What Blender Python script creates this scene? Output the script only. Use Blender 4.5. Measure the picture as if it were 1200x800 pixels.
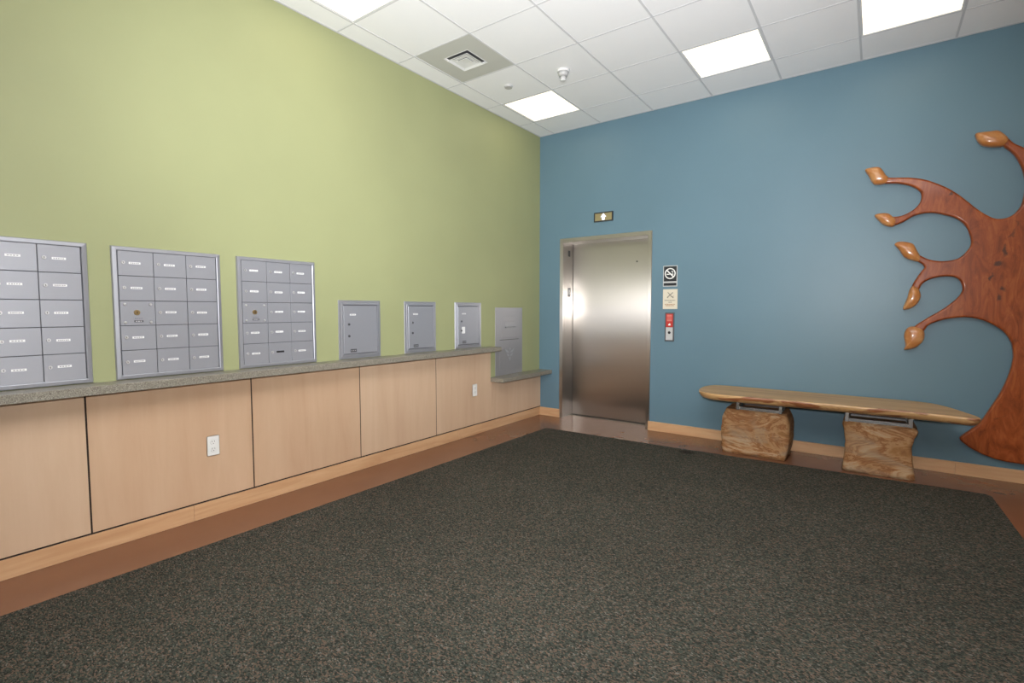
import bpy, bmesh, math, random
from mathutils import Vector, Matrix

random.seed(7)
for o in list(bpy.data.objects):
    bpy.data.objects.remove(o, do_unlink=True)
scene = bpy.context.scene
COL = scene.collection

# ------------------------------------------------------------------ camera
cam_data = bpy.data.cameras.new('camera')
cam = bpy.data.objects.new('camera', cam_data)
COL.objects.link(cam)
cam_data.sensor_width = 36.0
cam_data.lens = 17.7
cam_data.clip_start = 0.02
cam.location = (3.438, -5.353, 1.321)
cam.rotation_euler = (math.radians(90 - 3.55), 0, math.radians(35.83))
scene.camera = cam

# ------------------------------------------------------------------ world, lights, exposure
world = bpy.data.worlds.new('world')
world.use_nodes = True
world.node_tree.nodes['Background'].inputs[0].default_value = (0.8, 0.85, 0.9, 1)
world.node_tree.nodes['Background'].inputs[1].default_value = 0.3
scene.world = world

PANEL_STRENGTH = 2.0
PANEL_COLOR = (1.0, 0.86, 0.58)
# the photographer's flash: head turned up to the ceiling, a diffuser throwing part of it forward
BOUNCE_POWER = 1400.0
FORWARD_POWER = 800.0
SPILL_POWER = 345.0

def flash(name, power, size, blend, soft, loc, pitch, yaw):
    d = bpy.data.lights.new(name, 'SPOT')
    d.energy = power
    d.color = (0.985, 0.99, 1.0)
    d.spot_size = math.radians(size)
    d.spot_blend = blend
    d.shadow_soft_size = soft
    o = bpy.data.objects.new(name, d)
    COL.objects.link(o)
    o.location = loc
    o.rotation_euler = (math.radians(90 + pitch), 0, math.radians(yaw))
flash('flash_bounce', BOUNCE_POWER, 100, 0.7, 0.05, (3.438, -5.353, 1.50), 90, 36)
flash('flash_forward', FORWARD_POWER, 97, 1.0, 0.05, (3.438, -5.353, 1.50), 24, 33)
flash('flash_spill', SPILL_POWER, 130, 1.0, 0.03, (3.438, -5.353, 1.46), 6, 38)

vs = scene.view_settings
vs.view_transform = 'Standard'
vs.look = 'None'
vs.gamma = 1.0
vs.use_curve_mapping = False
vs.exposure = 0.0

# ------------------------------------------------------------------ helpers
def tag(o, label=None, cat=None, group=None, kind=None):
    if label: o['label'] = label
    if cat: o['category'] = cat
    if group: o['group'] = group
    if kind: o['kind'] = kind
    return o

def link(name, data, parent=None, loc=(0, 0, 0)):
    o = bpy.data.objects.new(name, data)
    COL.objects.link(o)
    o.location = loc
    if parent is not None:
        o.parent = parent
    return o

def empty(name, loc=(0, 0, 0), parent=None):
    o = link(name, None, parent, loc)
    o.empty_display_size = 0.05
    return o

def finish(bm, name, mats, smooth=False):
    me = bpy.data.meshes.new(name)
    bmesh.ops.recalc_face_normals(bm, faces=bm.faces)
    bm.to_mesh(me)
    bm.free()
    if not isinstance(mats, (list, tuple)):
        mats = [mats]
    for m in mats:
        me.materials.append(m)
    if smooth:
        for p in me.polygons:
            p.use_smooth = True
    return me

def add_box(bm, x0, x1, y0, y1, z0, z1, bevel=0.0, mi=0, seg=1):
    v = [bm.verts.new(p) for p in ((x0, y0, z0), (x1, y0, z0), (x1, y1, z0), (x0, y1, z0),
                                   (x0, y0, z1), (x1, y0, z1), (x1, y1, z1), (x0, y1, z1))]
    fs = [bm.faces.new([v[i] for i in q]) for q in
          ((0, 3, 2, 1), (4, 5, 6, 7), (0, 1, 5, 4), (1, 2, 6, 5), (2, 3, 7, 6), (3, 0, 4, 7))]
    for f in fs:
        f.material_index = mi
    if bevel > 0:
        es = list({e for f in fs for e in f.edges})
        r = bmesh.ops.bevel(bm, geom=es, offset=bevel, segments=seg, affect='EDGES', clamp_overlap=True)
        for f in r['faces']:
            f.material_index = mi

def box_mesh(name, x0, x1, y0, y1, z0, z1, mat, bevel=0.0, seg=1):
    bm = bmesh.new()
    add_box(bm, x0, x1, y0, y1, z0, z1, bevel, 0, seg)
    return finish(bm, name, mat)

def add_cyl(bm, c, axis, r0, r1, h, n=16, mi=0, cap=True):
    """frustum from c along axis"""
    a = Vector(axis).normalized()
    u = a.orthogonal().normalized()
    w = a.cross(u)
    c = Vector(c)
    lo = [bm.verts.new(c + (u * math.cos(2 * math.pi * k / n) + w * math.sin(2 * math.pi * k / n)) * r0) for k in range(n)]
    hi = [bm.verts.new(c + a * h + (u * math.cos(2 * math.pi * k / n) + w * math.sin(2 * math.pi * k / n)) * r1) for k in range(n)]
    for k in range(n):
        f = bm.faces.new((lo[k], lo[(k + 1) % n], hi[(k + 1) % n], hi[k]))
        f.material_index = mi
        f.smooth = True
    if cap:
        for ring in (lo, hi):
            f = bm.faces.new(ring)
            f.material_index = mi

def rect_loft(bm, y0, y1, z0, z1, prof, mi=0, cap=False):
    """mitred frame on a wall that faces +x: prof = [(inset, x), ...]"""
    rings = []
    for ins, x in prof:
        rings.append([bm.verts.new(p) for p in ((x, y0 + ins, z0 + ins), (x, y1 - ins, z0 + ins),
                                                (x, y1 - ins, z1 - ins), (x, y0 + ins, z1 - ins))])
    for a, b in zip(rings[:-1], rings[1:]):
        for k in range(4):
            f = bm.faces.new((a[k], a[(k + 1) % 4], b[(k + 1) % 4], b[k]))
            f.material_index = mi
    if cap:
        bm.faces.new(rings[-1]).material_index = mi

# ------------------------------------------------------------------ materials
def newmat(name, color=(0.5, 0.5, 0.5), rough=0.5, metal=0.0, spec=0.5):
    m = bpy.data.materials.new(name)
    m.use_nodes = True
    b = m.node_tree.nodes['Principled BSDF']
    b.inputs['Base Color'].default_value = (*color, 1)
    b.inputs['Roughness'].default_value = rough
    b.inputs['Metallic'].default_value = metal
    b.inputs['Specular IOR Level'].default_value = spec
    return m

def N(m, t, **kw):
    n = m.node_tree.nodes.new(t)
    for k, v in kw.items():
        setattr(n, k, v)
    return n

def L(m, a, b):
    m.node_tree.links.new(a, b)

def bsdf(m):
    return m.node_tree.nodes['Principled BSDF']

def coords(m, scale=(1, 1, 1), rand=False, kind='Object', rot=(0, 0, 0)):
    tc = N(m, 'ShaderNodeTexCoord')
    mp = N(m, 'ShaderNodeMapping')
    mp.inputs['Scale'].default_value = scale
    mp.inputs['Rotation'].default_value = rot
    if rand:
        oi = N(m, 'ShaderNodeObjectInfo')
        mul = N(m, 'ShaderNodeVectorMath', operation='SCALE')
        mul.inputs[0].default_value = (37.0, 53.0, 71.0)
        L(m, oi.outputs['Random'], mul.inputs['Scale'])
        add = N(m, 'ShaderNodeVectorMath', operation='ADD')
        L(m, tc.outputs[kind], add.inputs[0])
        L(m, mul.outputs[0], add.inputs[1])
        L(m, add.outputs[0], mp.inputs['Vector'])
    else:
        L(m, tc.outputs[kind], mp.inputs['Vector'])
    return mp.outputs[0]

def ramp(m, fac, stops, interp='LINEAR'):
    r = N(m, 'ShaderNodeValToRGB')
    cr = r.color_ramp
    cr.interpolation = interp
    while len(cr.elements) < len(stops):
        cr.elements.new(0.5)
    for e, (p, c) in zip(cr.elements, stops):
        e.position = p
        e.color = (*c, 1)
    L(m, fac, r.inputs[0])
    return r.outputs[0]

def noise(m, vec, scale, detail=4, rough=0.5, dist=0.0):
    n = N(m, 'ShaderNodeTexNoise')
    n.inputs['Scale'].default_value = scale
    n.inputs['Detail'].default_value = detail
    n.inputs['Roughness'].default_value = rough
    n.inputs['Distortion'].default_value = dist
    L(m, vec, n.inputs['Vector'])
    return n.outputs['Fac']

def bump(m, h, strength, dist=0.001):
    b = N(m, 'ShaderNodeBump')
    b.inputs['Strength'].default_value = strength
    b.inputs['Distance'].default_value = dist
    L(m, h, b.inputs['Height'])
    L(m, b.outputs[0], bsdf(m).inputs['Normal'])

def mixc(m, fac, a, b, blend='MIX'):
    x = N(m, 'ShaderNodeMix', data_type='RGBA', blend_type=blend)
    if hasattr(fac, 'links') or hasattr(fac, 'is_linked'):
        L(m, fac, x.inputs[0])
    else:
        x.inputs[0].default_value = fac
    for s, i in ((a, 6), (b, 7)):
        if isinstance(s, tuple):
            x.inputs[i].default_value = (*s, 1)
        else:
            L(m, s, x.inputs[i])
    return x.outputs[2]

def paint(name, c, rough=0.5):
    m = newmat(name, c, rough, 0, 0.4)
    v = coords(m)
    n = noise(m, v, 1.3, 2)
    c2 = tuple(min(1, k * 1.04) for k in c)
    c1 = tuple(k * 0.97 for k in c)
    L(m, ramp(m, n, [(0.3, c1), (0.7, c2)]), bsdf(m).inputs['Base Color'])
    bump(m, noise(m, v, 260, 2), 0.12, 0.0006)
    return m

M = {}
M['green'] = paint('green_paint', (0.322, 0.340, 0.176), 0.5)
M['blue'] = paint('blue_paint', (0.122, 0.210, 0.268), 0.40)
M['cream'] = paint('cream_paint', (0.66, 0.62, 0.52), 0.55)

m = M['floor'] = newmat('brown_floor', (0.2, 0.09, 0.05), 0.22, 0, 0.5)
v = coords(m)
n = noise(m, v, 2.2, 6, 0.6)
L(m, ramp(m, n, [(0.3, (0.180, 0.080, 0.043)), (0.7, (0.198, 0.088, 0.047))]), bsdf(m).inputs['Base Color'])
L(m, ramp(m, noise(m, v, 9, 3), [(0.3, (0.22,) * 3), (0.7, (0.26,) * 3)]), bsdf(m).inputs['Roughness'])

m = M['carpet'] = newmat('speckled_carpet', (0.05, 0.05, 0.045), 0.95, 0, 0.1)
v = coords(m, (135, 220, 150), rot=(0, 0, 0.45))
dn = N(m, 'ShaderNodeTexNoise'); dn.inputs['Scale'].default_value = 0.35; L(m, v, dn.inputs['Vector'])
vadd = N(m, 'ShaderNodeVectorMath', operation='MULTIPLY_ADD'); L(m, dn.outputs['Color'], vadd.inputs[0])
vadd.inputs[1].default_value = (2.2, 2.2, 0); L(m, v, vadd.inputs[2])
vo = N(m, 'ShaderNodeTexVoronoi'); vo.inputs['Scale'].default_value = 1.0
L(m, vadd.outputs[0], vo.inputs['Vector'])
sp = N(m, 'ShaderNodeSeparateColor'); L(m, vo.outputs['Color'], sp.inputs[0])
cc = ramp(m, sp.outputs[0], [(0.0, (0.028, 0.031, 0.025)), (0.28, (0.054, 0.057, 0.046)), (0.50, (0.086, 0.081, 0.065)),
                             (0.68, (0.050, 0.064, 0.053)), (0.78, (0.142, 0.098, 0.074)), (0.955, (0.165, 0.15, 0.13))], 'CONSTANT')
# slightly worn / vacuumed variation and one dark stain by the bench
wv = ramp(m, noise(m, coords(m), 1.1, 4, 0.6), [(0.3, (0.9,) * 3), (0.7, (1.1,) * 3)])
cc = mixc(m, 1.0, cc, wv, 'MULTIPLY')
gp = N(m, 'ShaderNodeNewGeometry')
dv = N(m, 'ShaderNodeVectorMath', operation='DISTANCE'); L(m, gp.outputs['Position'], dv.inputs[0])
dv.inputs[1].default_value = (2.06, -0.68, 0.008)
cc = mixc(m, 1.0, cc, ramp(m, dv.outputs['Value'], [(0.035, (0.45,) * 3), (0.085, (1.0,) * 3)]), 'MULTIPLY')
L(m, cc, bsdf(m).inputs['Base Color'])
inv = N(m, 'ShaderNodeMath', operation='SUBTRACT'); inv.inputs[0].default_value = 1.0; L(m, vo.outputs['Distance'], inv.inputs[1])
bump(m, inv.outputs[0], 1.0, 0.006)

def wood(name, stops, gscale, rough=0.4, wavy=0.6, spec=0.5, nscale=1.0):
    m = newmat(name, stops[0][1], rough, 0, spec)
    v = coords(m, gscale, rand=True)
    a = noise(m, v, nscale, 6, 0.62, wavy)
    L(m, ramp(m, a, stops), bsdf(m).inputs['Base Color'])
    bump(m, a, 0.05, 0.001)
    return m

M['maple'] = wood('maple_veneer', [(0.25, (0.55, 0.355, 0.23)), (0.5, (0.60, 0.41, 0.27)), (0.75, (0.645, 0.455, 0.31))],
                  (3, 7, 0.7), 0.38, 0.4)
m = M['maple']
oi = N(m, 'ShaderNodeObjectInfo')
vc = ramp(m, oi.outputs['Random'], [(0.0, (0.97, 0.93, 0.90)), (0.5, (1.0, 1.0, 1.0)), (1.0, (1.02, 1.05, 1.08))])
old = bsdf(m).inputs['Base Color'].links[0].from_socket
L(m, mixc(m, 1.0, old, vc, 'MULTIPLY'), bsdf(m).inputs['Base Color'])
M['maple_trim'] = wood('maple_trim', [(0.25, (0.52, 0.285, 0.145)), (0.5, (0.60, 0.36, 0.195)), (0.75, (0.67, 0.43, 0.245))],
                       (6, 2.0, 22), 0.35, 0.6)
M['maple_trim_x'] = wood('maple_trim_cross', [(0.25, (0.52, 0.285, 0.145)), (0.5, (0.60, 0.36, 0.195)), (0.75, (0.67, 0.43, 0.245))],
                         (2.0, 6, 22), 0.35, 0.6)
M['gap'] = newmat('dark_gap', (0.03, 0.018, 0.012), 0.9)

m = M['ledge'] = newmat('speckled_ledge', (0.35, 0.33, 0.27), 0.35)
v = coords(m)
vo = N(m, 'ShaderNodeTexVoronoi'); vo.inputs['Scale'].default_value = 330; L(m, v, vo.inputs['Vector'])
sp = N(m, 'ShaderNodeSeparateColor'); L(m, vo.outputs['Color'], sp.inputs[0])
L(m, ramp(m, sp.outputs[1], [(0, (0.14, 0.12, 0.095)), (0.2, (0.215, 0.195, 0.155)), (0.6, (0.265, 0.245, 0.20)), (0.87, (0.345, 0.325, 0.275))],
       'CONSTANT'), bsdf(m).inputs['Base Color'])

M['alu'] = newmat('anodised_aluminium', (0.365, 0.373, 0.412), 0.42, 0.45)
M['alu_frame'] = newmat('aluminium_frame', (0.36, 0.367, 0.405), 0.38, 0.55)
M['alu_gap'] = newmat('dark_seam', (0.10, 0.10, 0.11), 0.7, 0.3)  # dark backing behind the metal doors, and the mail drop seam
M['plate_steel'] = newmat('satin_steel_plate', (0.30, 0.30, 0.315), 0.45, 0.45)
M['lock'] = newmat('lock_metal', (0.62, 0.62, 0.63), 0.35, 0.6)
M['keyhole'] = newmat('dark_keyhole', (0.03, 0.03, 0.03), 0.5)
M['brass'] = newmat('brass_lock', (0.50, 0.36, 0.17), 0.3, 0.85)
M['paper'] = newmat('white_label', (0.85, 0.85, 0.85), 0.5)
M['ink'] = newmat('grey_ink', (0.35, 0.35, 0.36), 0.6)
M['black'] = newmat('black_plastic', (0.012, 0.012, 0.014), 0.4)
M['dark_tag'] = newmat('dark_tag', (0.10, 0.10, 0.11), 0.4, 0.3)
M['outlet'] = newmat('white_plastic', (0.80, 0.79, 0.76), 0.35)

def steel(name, base=(0.47, 0.44, 0.41), rough=0.29):
    m = newmat(name, base, rough, 1.0)
    g = N(m, 'ShaderNodeNewGeometry')
    t = N(m, 'ShaderNodeVectorMath', operation='CROSS_PRODUCT')
    L(m, g.outputs['Normal'], t.inputs[0])
    t.inputs[1].default_value = (0.0, 0.05, 1.0)
    bsdf(m).inputs['Anisotropic'].default_value = 0.95
    L(m, t.outputs[0], bsdf(m).inputs['Tangent'])
    # fine vertical brushing
    n = noise(m, coords(m, (260, 260, 1.2)), 1.0, 3)
    L(m, ramp(m, n, [(0.2, (rough - 0.012,) * 3), (0.8, (rough + 0.012,) * 3)]), bsdf(m).inputs['Roughness'])
    return m

M['steel_x'] = M['steel_y'] = steel('brushed_steel')
M['sill'] = newmat('sill_metal', (0.30, 0.27, 0.24), 0.35, 0.9)
M['chrome'] = newmat('polished_steel', (0.58, 0.58, 0.60), 0.25, 1.0)

m = M['tile'] = newmat('ceiling_tile', (0.80, 0.80, 0.81), 0.9, 0, 0.2)
v = coords(m)
tn = noise(m, v, 160, 4, 0.7)
L(m, ramp(m, tn, [(0.3, (0.90, 0.90, 0.915)), (0.55, (0.93, 0.93, 0.945))]), bsdf(m).inputs['Base Color'])
bump(m, tn, 0.3, 0.002)
M['tbar'] = newmat('ceiling_grid', (0.66, 0.66, 0.68), 0.5)
M['white_metal'] = newmat('white_enamel', (0.78, 0.78, 0.78), 0.35)
M['vent_panel'] = newmat('grey_vent_panel', (0.56, 0.56, 0.53), 0.5)
M['grey_plastic'] = newmat('grey_plastic', (0.50, 0.50, 0.50), 0.45)

m = M['diffuser'] = newmat('lit_diffuser', (0.9, 0.9, 0.9), 0.5)
bsdf(m).inputs['Emission Color'].default_value = (*PANEL_COLOR, 1)
bsdf(m).inputs['Emission Strength'].default_value = PANEL_STRENGTH

m = M['tree'] = newmat('red_brown_wood', (0.3, 0.1, 0.04), 0.34, 0, 0.3)
v = coords(m, (7, 7, 2.0))
g1 = noise(m, v, 1.7, 8, 0.66, 1.8)
base = ramp(m, g1, [(0.28, (0.14, 0.024, 0.004)), (0.5, (0.285, 0.060, 0.011)), (0.72, (0.43, 0.120, 0.028))])
v2 = coords(m, (1, 1, 1))
spots = ramp(m, noise(m, v2, 5.2, 6, 0.62, 1.0), [(0.64, (0, 0, 0)), (0.70, (0.6,) * 3)])
wob = N(m, 'ShaderNodeTexNoise'); wob.inputs['Scale'].default_value = 22; wob.inputs['Detail'].default_value = 4
L(m, v2, wob.inputs['Vector'])
# burl knots in the trunk: (x, z, half width, half height)
for kx, kz, kw, kh in [(4.211, 1.774, 0.018, 0.05), (4.174, 1.674, 0.025, 0.022), (4.14, 1.572, 0.012, 0.035), (4.21, 1.485, 0.022, 0.02), (4.19, 1.414, 0.014, 0.035), (3.885, 2.236, 0.02, 0.014), (3.971, 1.744, 0.012, 0.012)]:
    w1 = N(m, 'ShaderNodeVectorMath', operation='MULTIPLY_ADD')
    L(m, wob.outputs['Color'], w1.inputs[0]); w1.inputs[1].default_value = (0.06, 0, 0.06); L(m, v2, w1.inputs[2])
    w2 = N(m, 'ShaderNodeVectorMath', operation='SUBTRACT'); L(m, w1.outputs[0], w2.inputs[0])
    w2.inputs[1].default_value = (kx + 0.03, 0, kz + 0.03)
    w3 = N(m, 'ShaderNodeVectorMath', operation='MULTIPLY'); L(m, w2.outputs[0], w3.inputs[0])
    w3.inputs[1].default_value = (1 / kw, 0, 1 / kh)
    w4 = N(m, 'ShaderNodeVectorMath', operation='LENGTH'); L(m, w3.outputs[0], w4.inputs[0])
    spots = mixc(m, 1.0, spots, ramp(m, w4.outputs['Value'], [(0.45, (0.85,) * 3), (1.0, (0, 0, 0))]), 'LIGHTEN')
L(m, mixc(m, spots, base, (0.045, 0.016, 0.009)), bsdf(m).inputs['Base Color'])
bsdf(m).inputs['Coat Weight'].default_value = 0.25
bsdf(m).inputs['Coat Roughness'].default_value = 0.08

m = M['bud'] = wood('tan_carved_wood', [(0.3, (0.36, 0.115, 0.025)), (0.5, (0.50, 0.20, 0.058)), (0.7, (0.62, 0.33, 0.14))],
                    (8, 8, 8), 0.28, 0.8)
bsdf(m).inputs['Coat Weight'].default_value = 0.4
bsdf(m).inputs['Coat Roughness'].default_value = 0.08

M['seat'] = wood('bench_slab_wood', [(0.28, (0.36, 0.20, 0.085)), (0.5, (0.50, 0.30, 0.135)), (0.72, (0.60, 0.385, 0.18))],
                 (0.9, 11, 11), 0.4, 0.5, 0.35)
m = M['seat_edge'] = newmat('bench_live_edge', (0.5, 0.3, 0.14), 0.35)
v = coords(m, (1.0, 2, 6))
e1 = noise(m, v, 2.3, 5, 0.6, 0.6)
L(m, ramp(m, e1, [(0.30, (0.50, 0.29, 0.125)), (0.54, (0.55, 0.33, 0.15)), (0.60, (0.25, 0.085, 0.03)), (0.72, (0.35, 0.15, 0.07)),
                  (0.8, (0.55, 0.36, 0.2))]), bsdf(m).inputs['Base Color'])
bump(m, e1, 0.5, 0.01)

m = M['stone'] = newmat('banded_sandstone', (0.4, 0.25, 0.12), 0.75, 0, 0.3)
v = coords(m, (1.0, 1.0, 2.2), rand=True, rot=(0, 0.25, 0))
s1 = noise(m, v, 2.6, 7, 0.62, 1.1)
s2 = noise(m, v, 1.5, 5, 0.6, 1.5)
stc = ramp(m, s1, [(0.30, (0.19, 0.085, 0.030)), (0.40, (0.30, 0.145, 0.055)), (0.47, (0.40, 0.225, 0.105)), (0.505, (0.23, 0.095, 0.034)),
                   (0.55, (0.38, 0.195, 0.085)), (0.60, (0.47, 0.32, 0.19)), (0.66, (0.30, 0.14, 0.055))])
L(m, mixc(m, ramp(m, s2, [(0.50, (0, 0, 0)), (0.66, (0.6,) * 3)]), stc, (0.33, 0.27, 0.195)), bsdf(m).inputs['Base Color'])
bump(m, s1, 0.7, 0.02)

M['sign_silver'] = newmat('sign_silver', (0.55, 0.56, 0.57), 0.4, 0.3)
M['sign_black'] = newmat('sign_black', (0.02, 0.022, 0.028), 0.35)
M['sign_white'] = newmat('sign_white', (0.82, 0.82, 0.80), 0.45)
M['sign_beige'] = newmat('sign_beige', (0.66, 0.60, 0.48), 0.5)
M['sign_ink'] = newmat('sign_grey_ink', (0.28, 0.26, 0.22), 0.6)
M['sign_rust'] = newmat('sign_rust_ink', (0.42, 0.25, 0.15), 0.6)
M['red'] = newmat('red_enamel', (0.50, 0.035, 0.03), 0.35)
M['red_pale'] = newmat('pale_red_print', (0.62, 0.20, 0.17), 0.4)
M['gold_face'] = newmat('bronze_face', (0.42, 0.35, 0.20), 0.35, 0.6)
m = M['arrow'] = newmat('lit_arrow', (0.8, 0.8, 0.9), 0.4)
bsdf(m).inputs['Emission Color'].default_value = (0.85, 0.88, 1, 1)
bsdf(m).inputs['Emission Strength'].default_value = 0.7

# ------------------------------------------------------------------ setting: shell
RX, RY, H = 6.6, -8.2, 3.449
EX0, EX1, EH = 0.300, 1.447, 2.182        # elevator frame outside

tag(link('floor', box_mesh('floor', -0.15, RX + 0.15, RY - 0.15, 0.6, -0.12, 0.0, M['floor'])),
    'polished brown floor bordering the carpet', kind='structure')
tag(link('wall_left', box_mesh('wall_left', -0.15, 0, RY, 0.15, 0, H + 0.15, M['green'])),
    'lime green painted wall behind the mailboxes', kind='structure')
bm = bmesh.new()
add_box(bm, 0, EX0 + 0.01, 0, 0.15, 0, H + 0.15)
add_box(bm, EX0 + 0.01, EX1 - 0.01, 0, 0.15, EH - 0.01, H + 0.15)
add_box(bm, EX1 - 0.01, RX, 0, 0.15, 0, H + 0.15)
tag(link('wall_back', finish(bm, 'wall_back', M['blue'])), 'slate blue painted wall around the elevator', kind='structure')
tag(link('wall_right', box_mesh('wall_right', RX, RX + 0.15, RY, 0.15, 0, H + 0.15, M['cream'])),
    'cream painted wall beyond the tree carving', kind='structure')
tag(link('wall_front', box_mesh('wall_front', -0.15, RX + 0.15, RY - 0.15, RY, 0, H + 0.15, M['cream'])),
    'cream painted wall behind the camera', kind='structure')

# ------------------------------------------------------------------ ceiling
GX = [0.0] + [0.2115 + 0.6096 * k for k in range(11)] + [RX]
GX = [g for i, g in enumerate(GX) if i == 0 or g - GX[i - 1] > 0.02]
GY = [0.0] + [-0.4575 - 0.6096 * k for k in range(13)] + [RY]
ceil = tag(link('ceiling', box_mesh('ceiling', -0.15, RX + 0.15, RY - 0.15, 0.15, H + 0.02, H + 0.15, M['tile'])),
           'white suspended tile ceiling', kind='structure')
LIGHTS = {(1, 1): 'bright square ceiling light nearest the corner of green and blue walls',
          (1, 5): 'square ceiling light next to green wall, cut by the top edge',
          (4, 1): 'square ceiling light before blue wall, middle of three along it',
          (6, 1): 'square ceiling light above the bench and tree carving side',  # the remaining ones are unseen, added to help light the room
          (4, 5): 'added square ceiling light just above the picture, over the middle of the carpet',
          (6, 5): 'added square ceiling light above the picture, over the carpet on the bench side',
          (9, 1): 'added square ceiling light right of the picture, beyond the tree carving',
          (9, 5): 'added square ceiling light right of the picture, halfway along the cream wall',
          (1, 9): 'added square ceiling light behind the camera, beside the green wall',
          (4, 9): 'added square ceiling light behind the camera, second from the green wall',
          (6, 9): 'added square ceiling light behind the camera, third from the green wall',
          (9, 9): 'added square ceiling light behind the camera, beside the cream wall'}
IN_VIEW = ((1, 1), (1, 5), (4, 1), (6, 1))
VENT = (1, 3)
tile_cache = {}
def tile_mesh(w, d):
    k = (round(w, 3), round(d, 3))
    if k not in tile_cache:
        g = 0.006
        bm = bmesh.new()
        add_box(bm, g, w - g, -d + g, -g, 0.0, 0.016, 0.002)
        tile_cache[k] = finish(bm, 'ceiling_tile', M['tile'])
    return tile_cache[k]

for i in range(len(GX) - 1):
    for j in range(len(GY) - 1):
        if (i, j) in LIGHTS or (i, j) == VENT:
            continue
        link('ceiling_tile', tile_mesh(GX[i + 1] - GX[i], GY[j] - GY[j + 1]), ceil, (GX[i], GY[j], H))
for gx in GX[1:-1]:
    link('ceiling_runner', box_mesh('ceiling_runner', gx - 0.0075, gx + 0.0075, RY, 0, H - 0.003, H + 0.012, M['tbar']), ceil)
for gy in GY[1:-1]:
    bm = bmesh.new()
    for a, b in zip(GX[:-1], GX[1:]):
        add_box(bm, a + 0.0085, b - 0.0085, gy - 0.006, gy + 0.006, H - 0.0015, H + 0.012)
    link('ceiling_cross_tee', finish(bm, 'ceiling_cross_tee', M['tbar']), ceil)
# wall angle
bm = bmesh.new()
add_box(bm, 0.0005, 0.018, RY, -0.001, H - 0.002, H + 0.001)
add_box(bm, 0.018, RX, -0.018, -0.0005, H - 0.002, H + 0.001)
link('wall_angle', finish(bm, 'wall_angle', M['tbar']), ceil)

def light_parts():
    w = 0.6096 - 0.016
    bm = bmesh.new()
    # housing: shallow pan around the diffuser, opening down
    for (a, b, c, d) in ((0, 0.012, 0, w), (w - 0.012, w, 0, w), (0.012, w - 0.012, 0, 0.012), (0.012, w - 0.012, w - 0.012, w)):
        add_box(bm, a, b, c - w, d - w, 0.0, 0.018)
    hs = finish(bm, 'light_frame', M['white_metal'])
    bm = bmesh.new()
    add_box(bm, 0.012, w - 0.012, 0.012 - w, -0.012, 0.008, 0.016)
    df = finish(bm, 'diffuser', M['diffuser'])
    return hs, df
hs, df = light_parts()
for (i, j), lab in LIGHTS.items():
    t = empty('ceiling_light', (GX[i] + 0.008, GY[j] - 0.008, H))
    link('light_frame', hs, t)
    link('diffuser', df, t)
    tag(t, lab, 'ceiling light', 'ceiling lights in the picture' if (i, j) in IN_VIEW else 'unseen ceiling lights added to light the room')

# vent panel with small square diffuser
t = tag(empty('ceiling_vent', (GX[1] + 0.3048, GY[3] - 0.3048, H)), 'grey ceiling panel with small white square air diffuser', 'vent')
bm = bmesh.new()
rr = 0.298; q = 0.125
for (a, b, c, d) in ((-rr, rr, q, rr), (-rr, rr, -rr, -q), (-rr, -q, -q, q), (q, rr, -q, q)):
    add_box(bm, a, b, c, d, 0.0, 0.01)
link('vent_panel', finish(bm, 'vent_panel', M['vent_panel']), t)
def ring_louver(r0, r1, z0, z1, cap=False):
    bm = bmesh.new()
    a = [bm.verts.new((sx * r0, sy * r0, z0)) for sx, sy in ((-1, -1), (1, -1), (1, 1), (-1, 1))]
    b = [bm.verts.new((sx * r1, sy * r1, z1)) for sx, sy in ((-1, -1), (1, -1), (1, 1), (-1, 1))]
    a2 = [bm.verts.new(v.co + Vector((0, 0, 0.003))) for v in a]
    b2 = [bm.verts.new(v.co + Vector((0, 0, 0.003))) for v in b]
    for k in range(4):
        n = (k + 1) % 4
        bm.faces.new((a[k], a[n], b[n], b[k])); bm.faces.new((a2[k], b2[k], b2[n], a2[n]))
        bm.faces.new((a[k], a2[k], a2[n], a[n])); bm.faces.new((b[k], b[n], b2[n], b2[k]))
    if cap:
        bm.faces.new(b); bm.faces.new(b2)
    return finish(bm, 'louver', M['white_metal'])
link('louver', ring_louver(0.132, 0.118, -0.002, 0.006), t)
link('louver', ring_louver(0.112, 0.082, -0.016, -0.004), t)
link('louver', ring_louver(0.0835, 0.050, -0.010, -0.006), t)
link('louver', ring_louver(0.052, 0.022, -0.014, -0.011, True), t)
link('duct_back', box_mesh('duct_back', -0.124, 0.124, -0.124, 0.124, 0.012, 0.018, M['dark_tag']), t)

# sprinkler cover and detector
t = tag(empty('sprinkler_cover', (0.522, -1.372, H)), 'small flat grey sprinkler cover disc on ceiling tile', 'sprinkler')
bm = bmesh.new(); add_cyl(bm, (0, 0, -0.004), (0, 0, 1), 0.041, 0.043, 0.004, 24)
link('ceiling_ring', finish(bm, 'ceiling_ring', M['white_metal']), t)
bm = bmesh.new(); add_cyl(bm, (0, 0, -0.016), (0, 0, 1), 0.036, 0.038, 0.012, 24)
link('cover_disc', finish(bm, 'cover_disc', M['grey_plastic']), t)
t = tag(empty('smoke_detector', (1.105, -1.345, H)), 'white stepped smoke detector hanging from ceiling tile', 'smoke detector')
bm = bmesh.new(); add_cyl(bm, (0, 0, -0.02), (0, 0, 1), 0.052, 0.058, 0.02, 28)
link('base_plate', finish(bm, 'base_plate', M['white_metal']), t)
bm = bmesh.new(); add_cyl(bm, (0, 0, -0.055), (0, 0, 1), 0.036, 0.050, 0.035, 28)
link('sensor_body', finish(bm, 'sensor_body', M['grey_plastic']), t)
bm = bmesh.new(); add_cyl(bm, (0, 0, -0.082), (0, 0, 1), 0.024, 0.027, 0.027, 24)
link('sensor_cage', finish(bm, 'sensor_cage', M['grey_plastic']), t)
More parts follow.
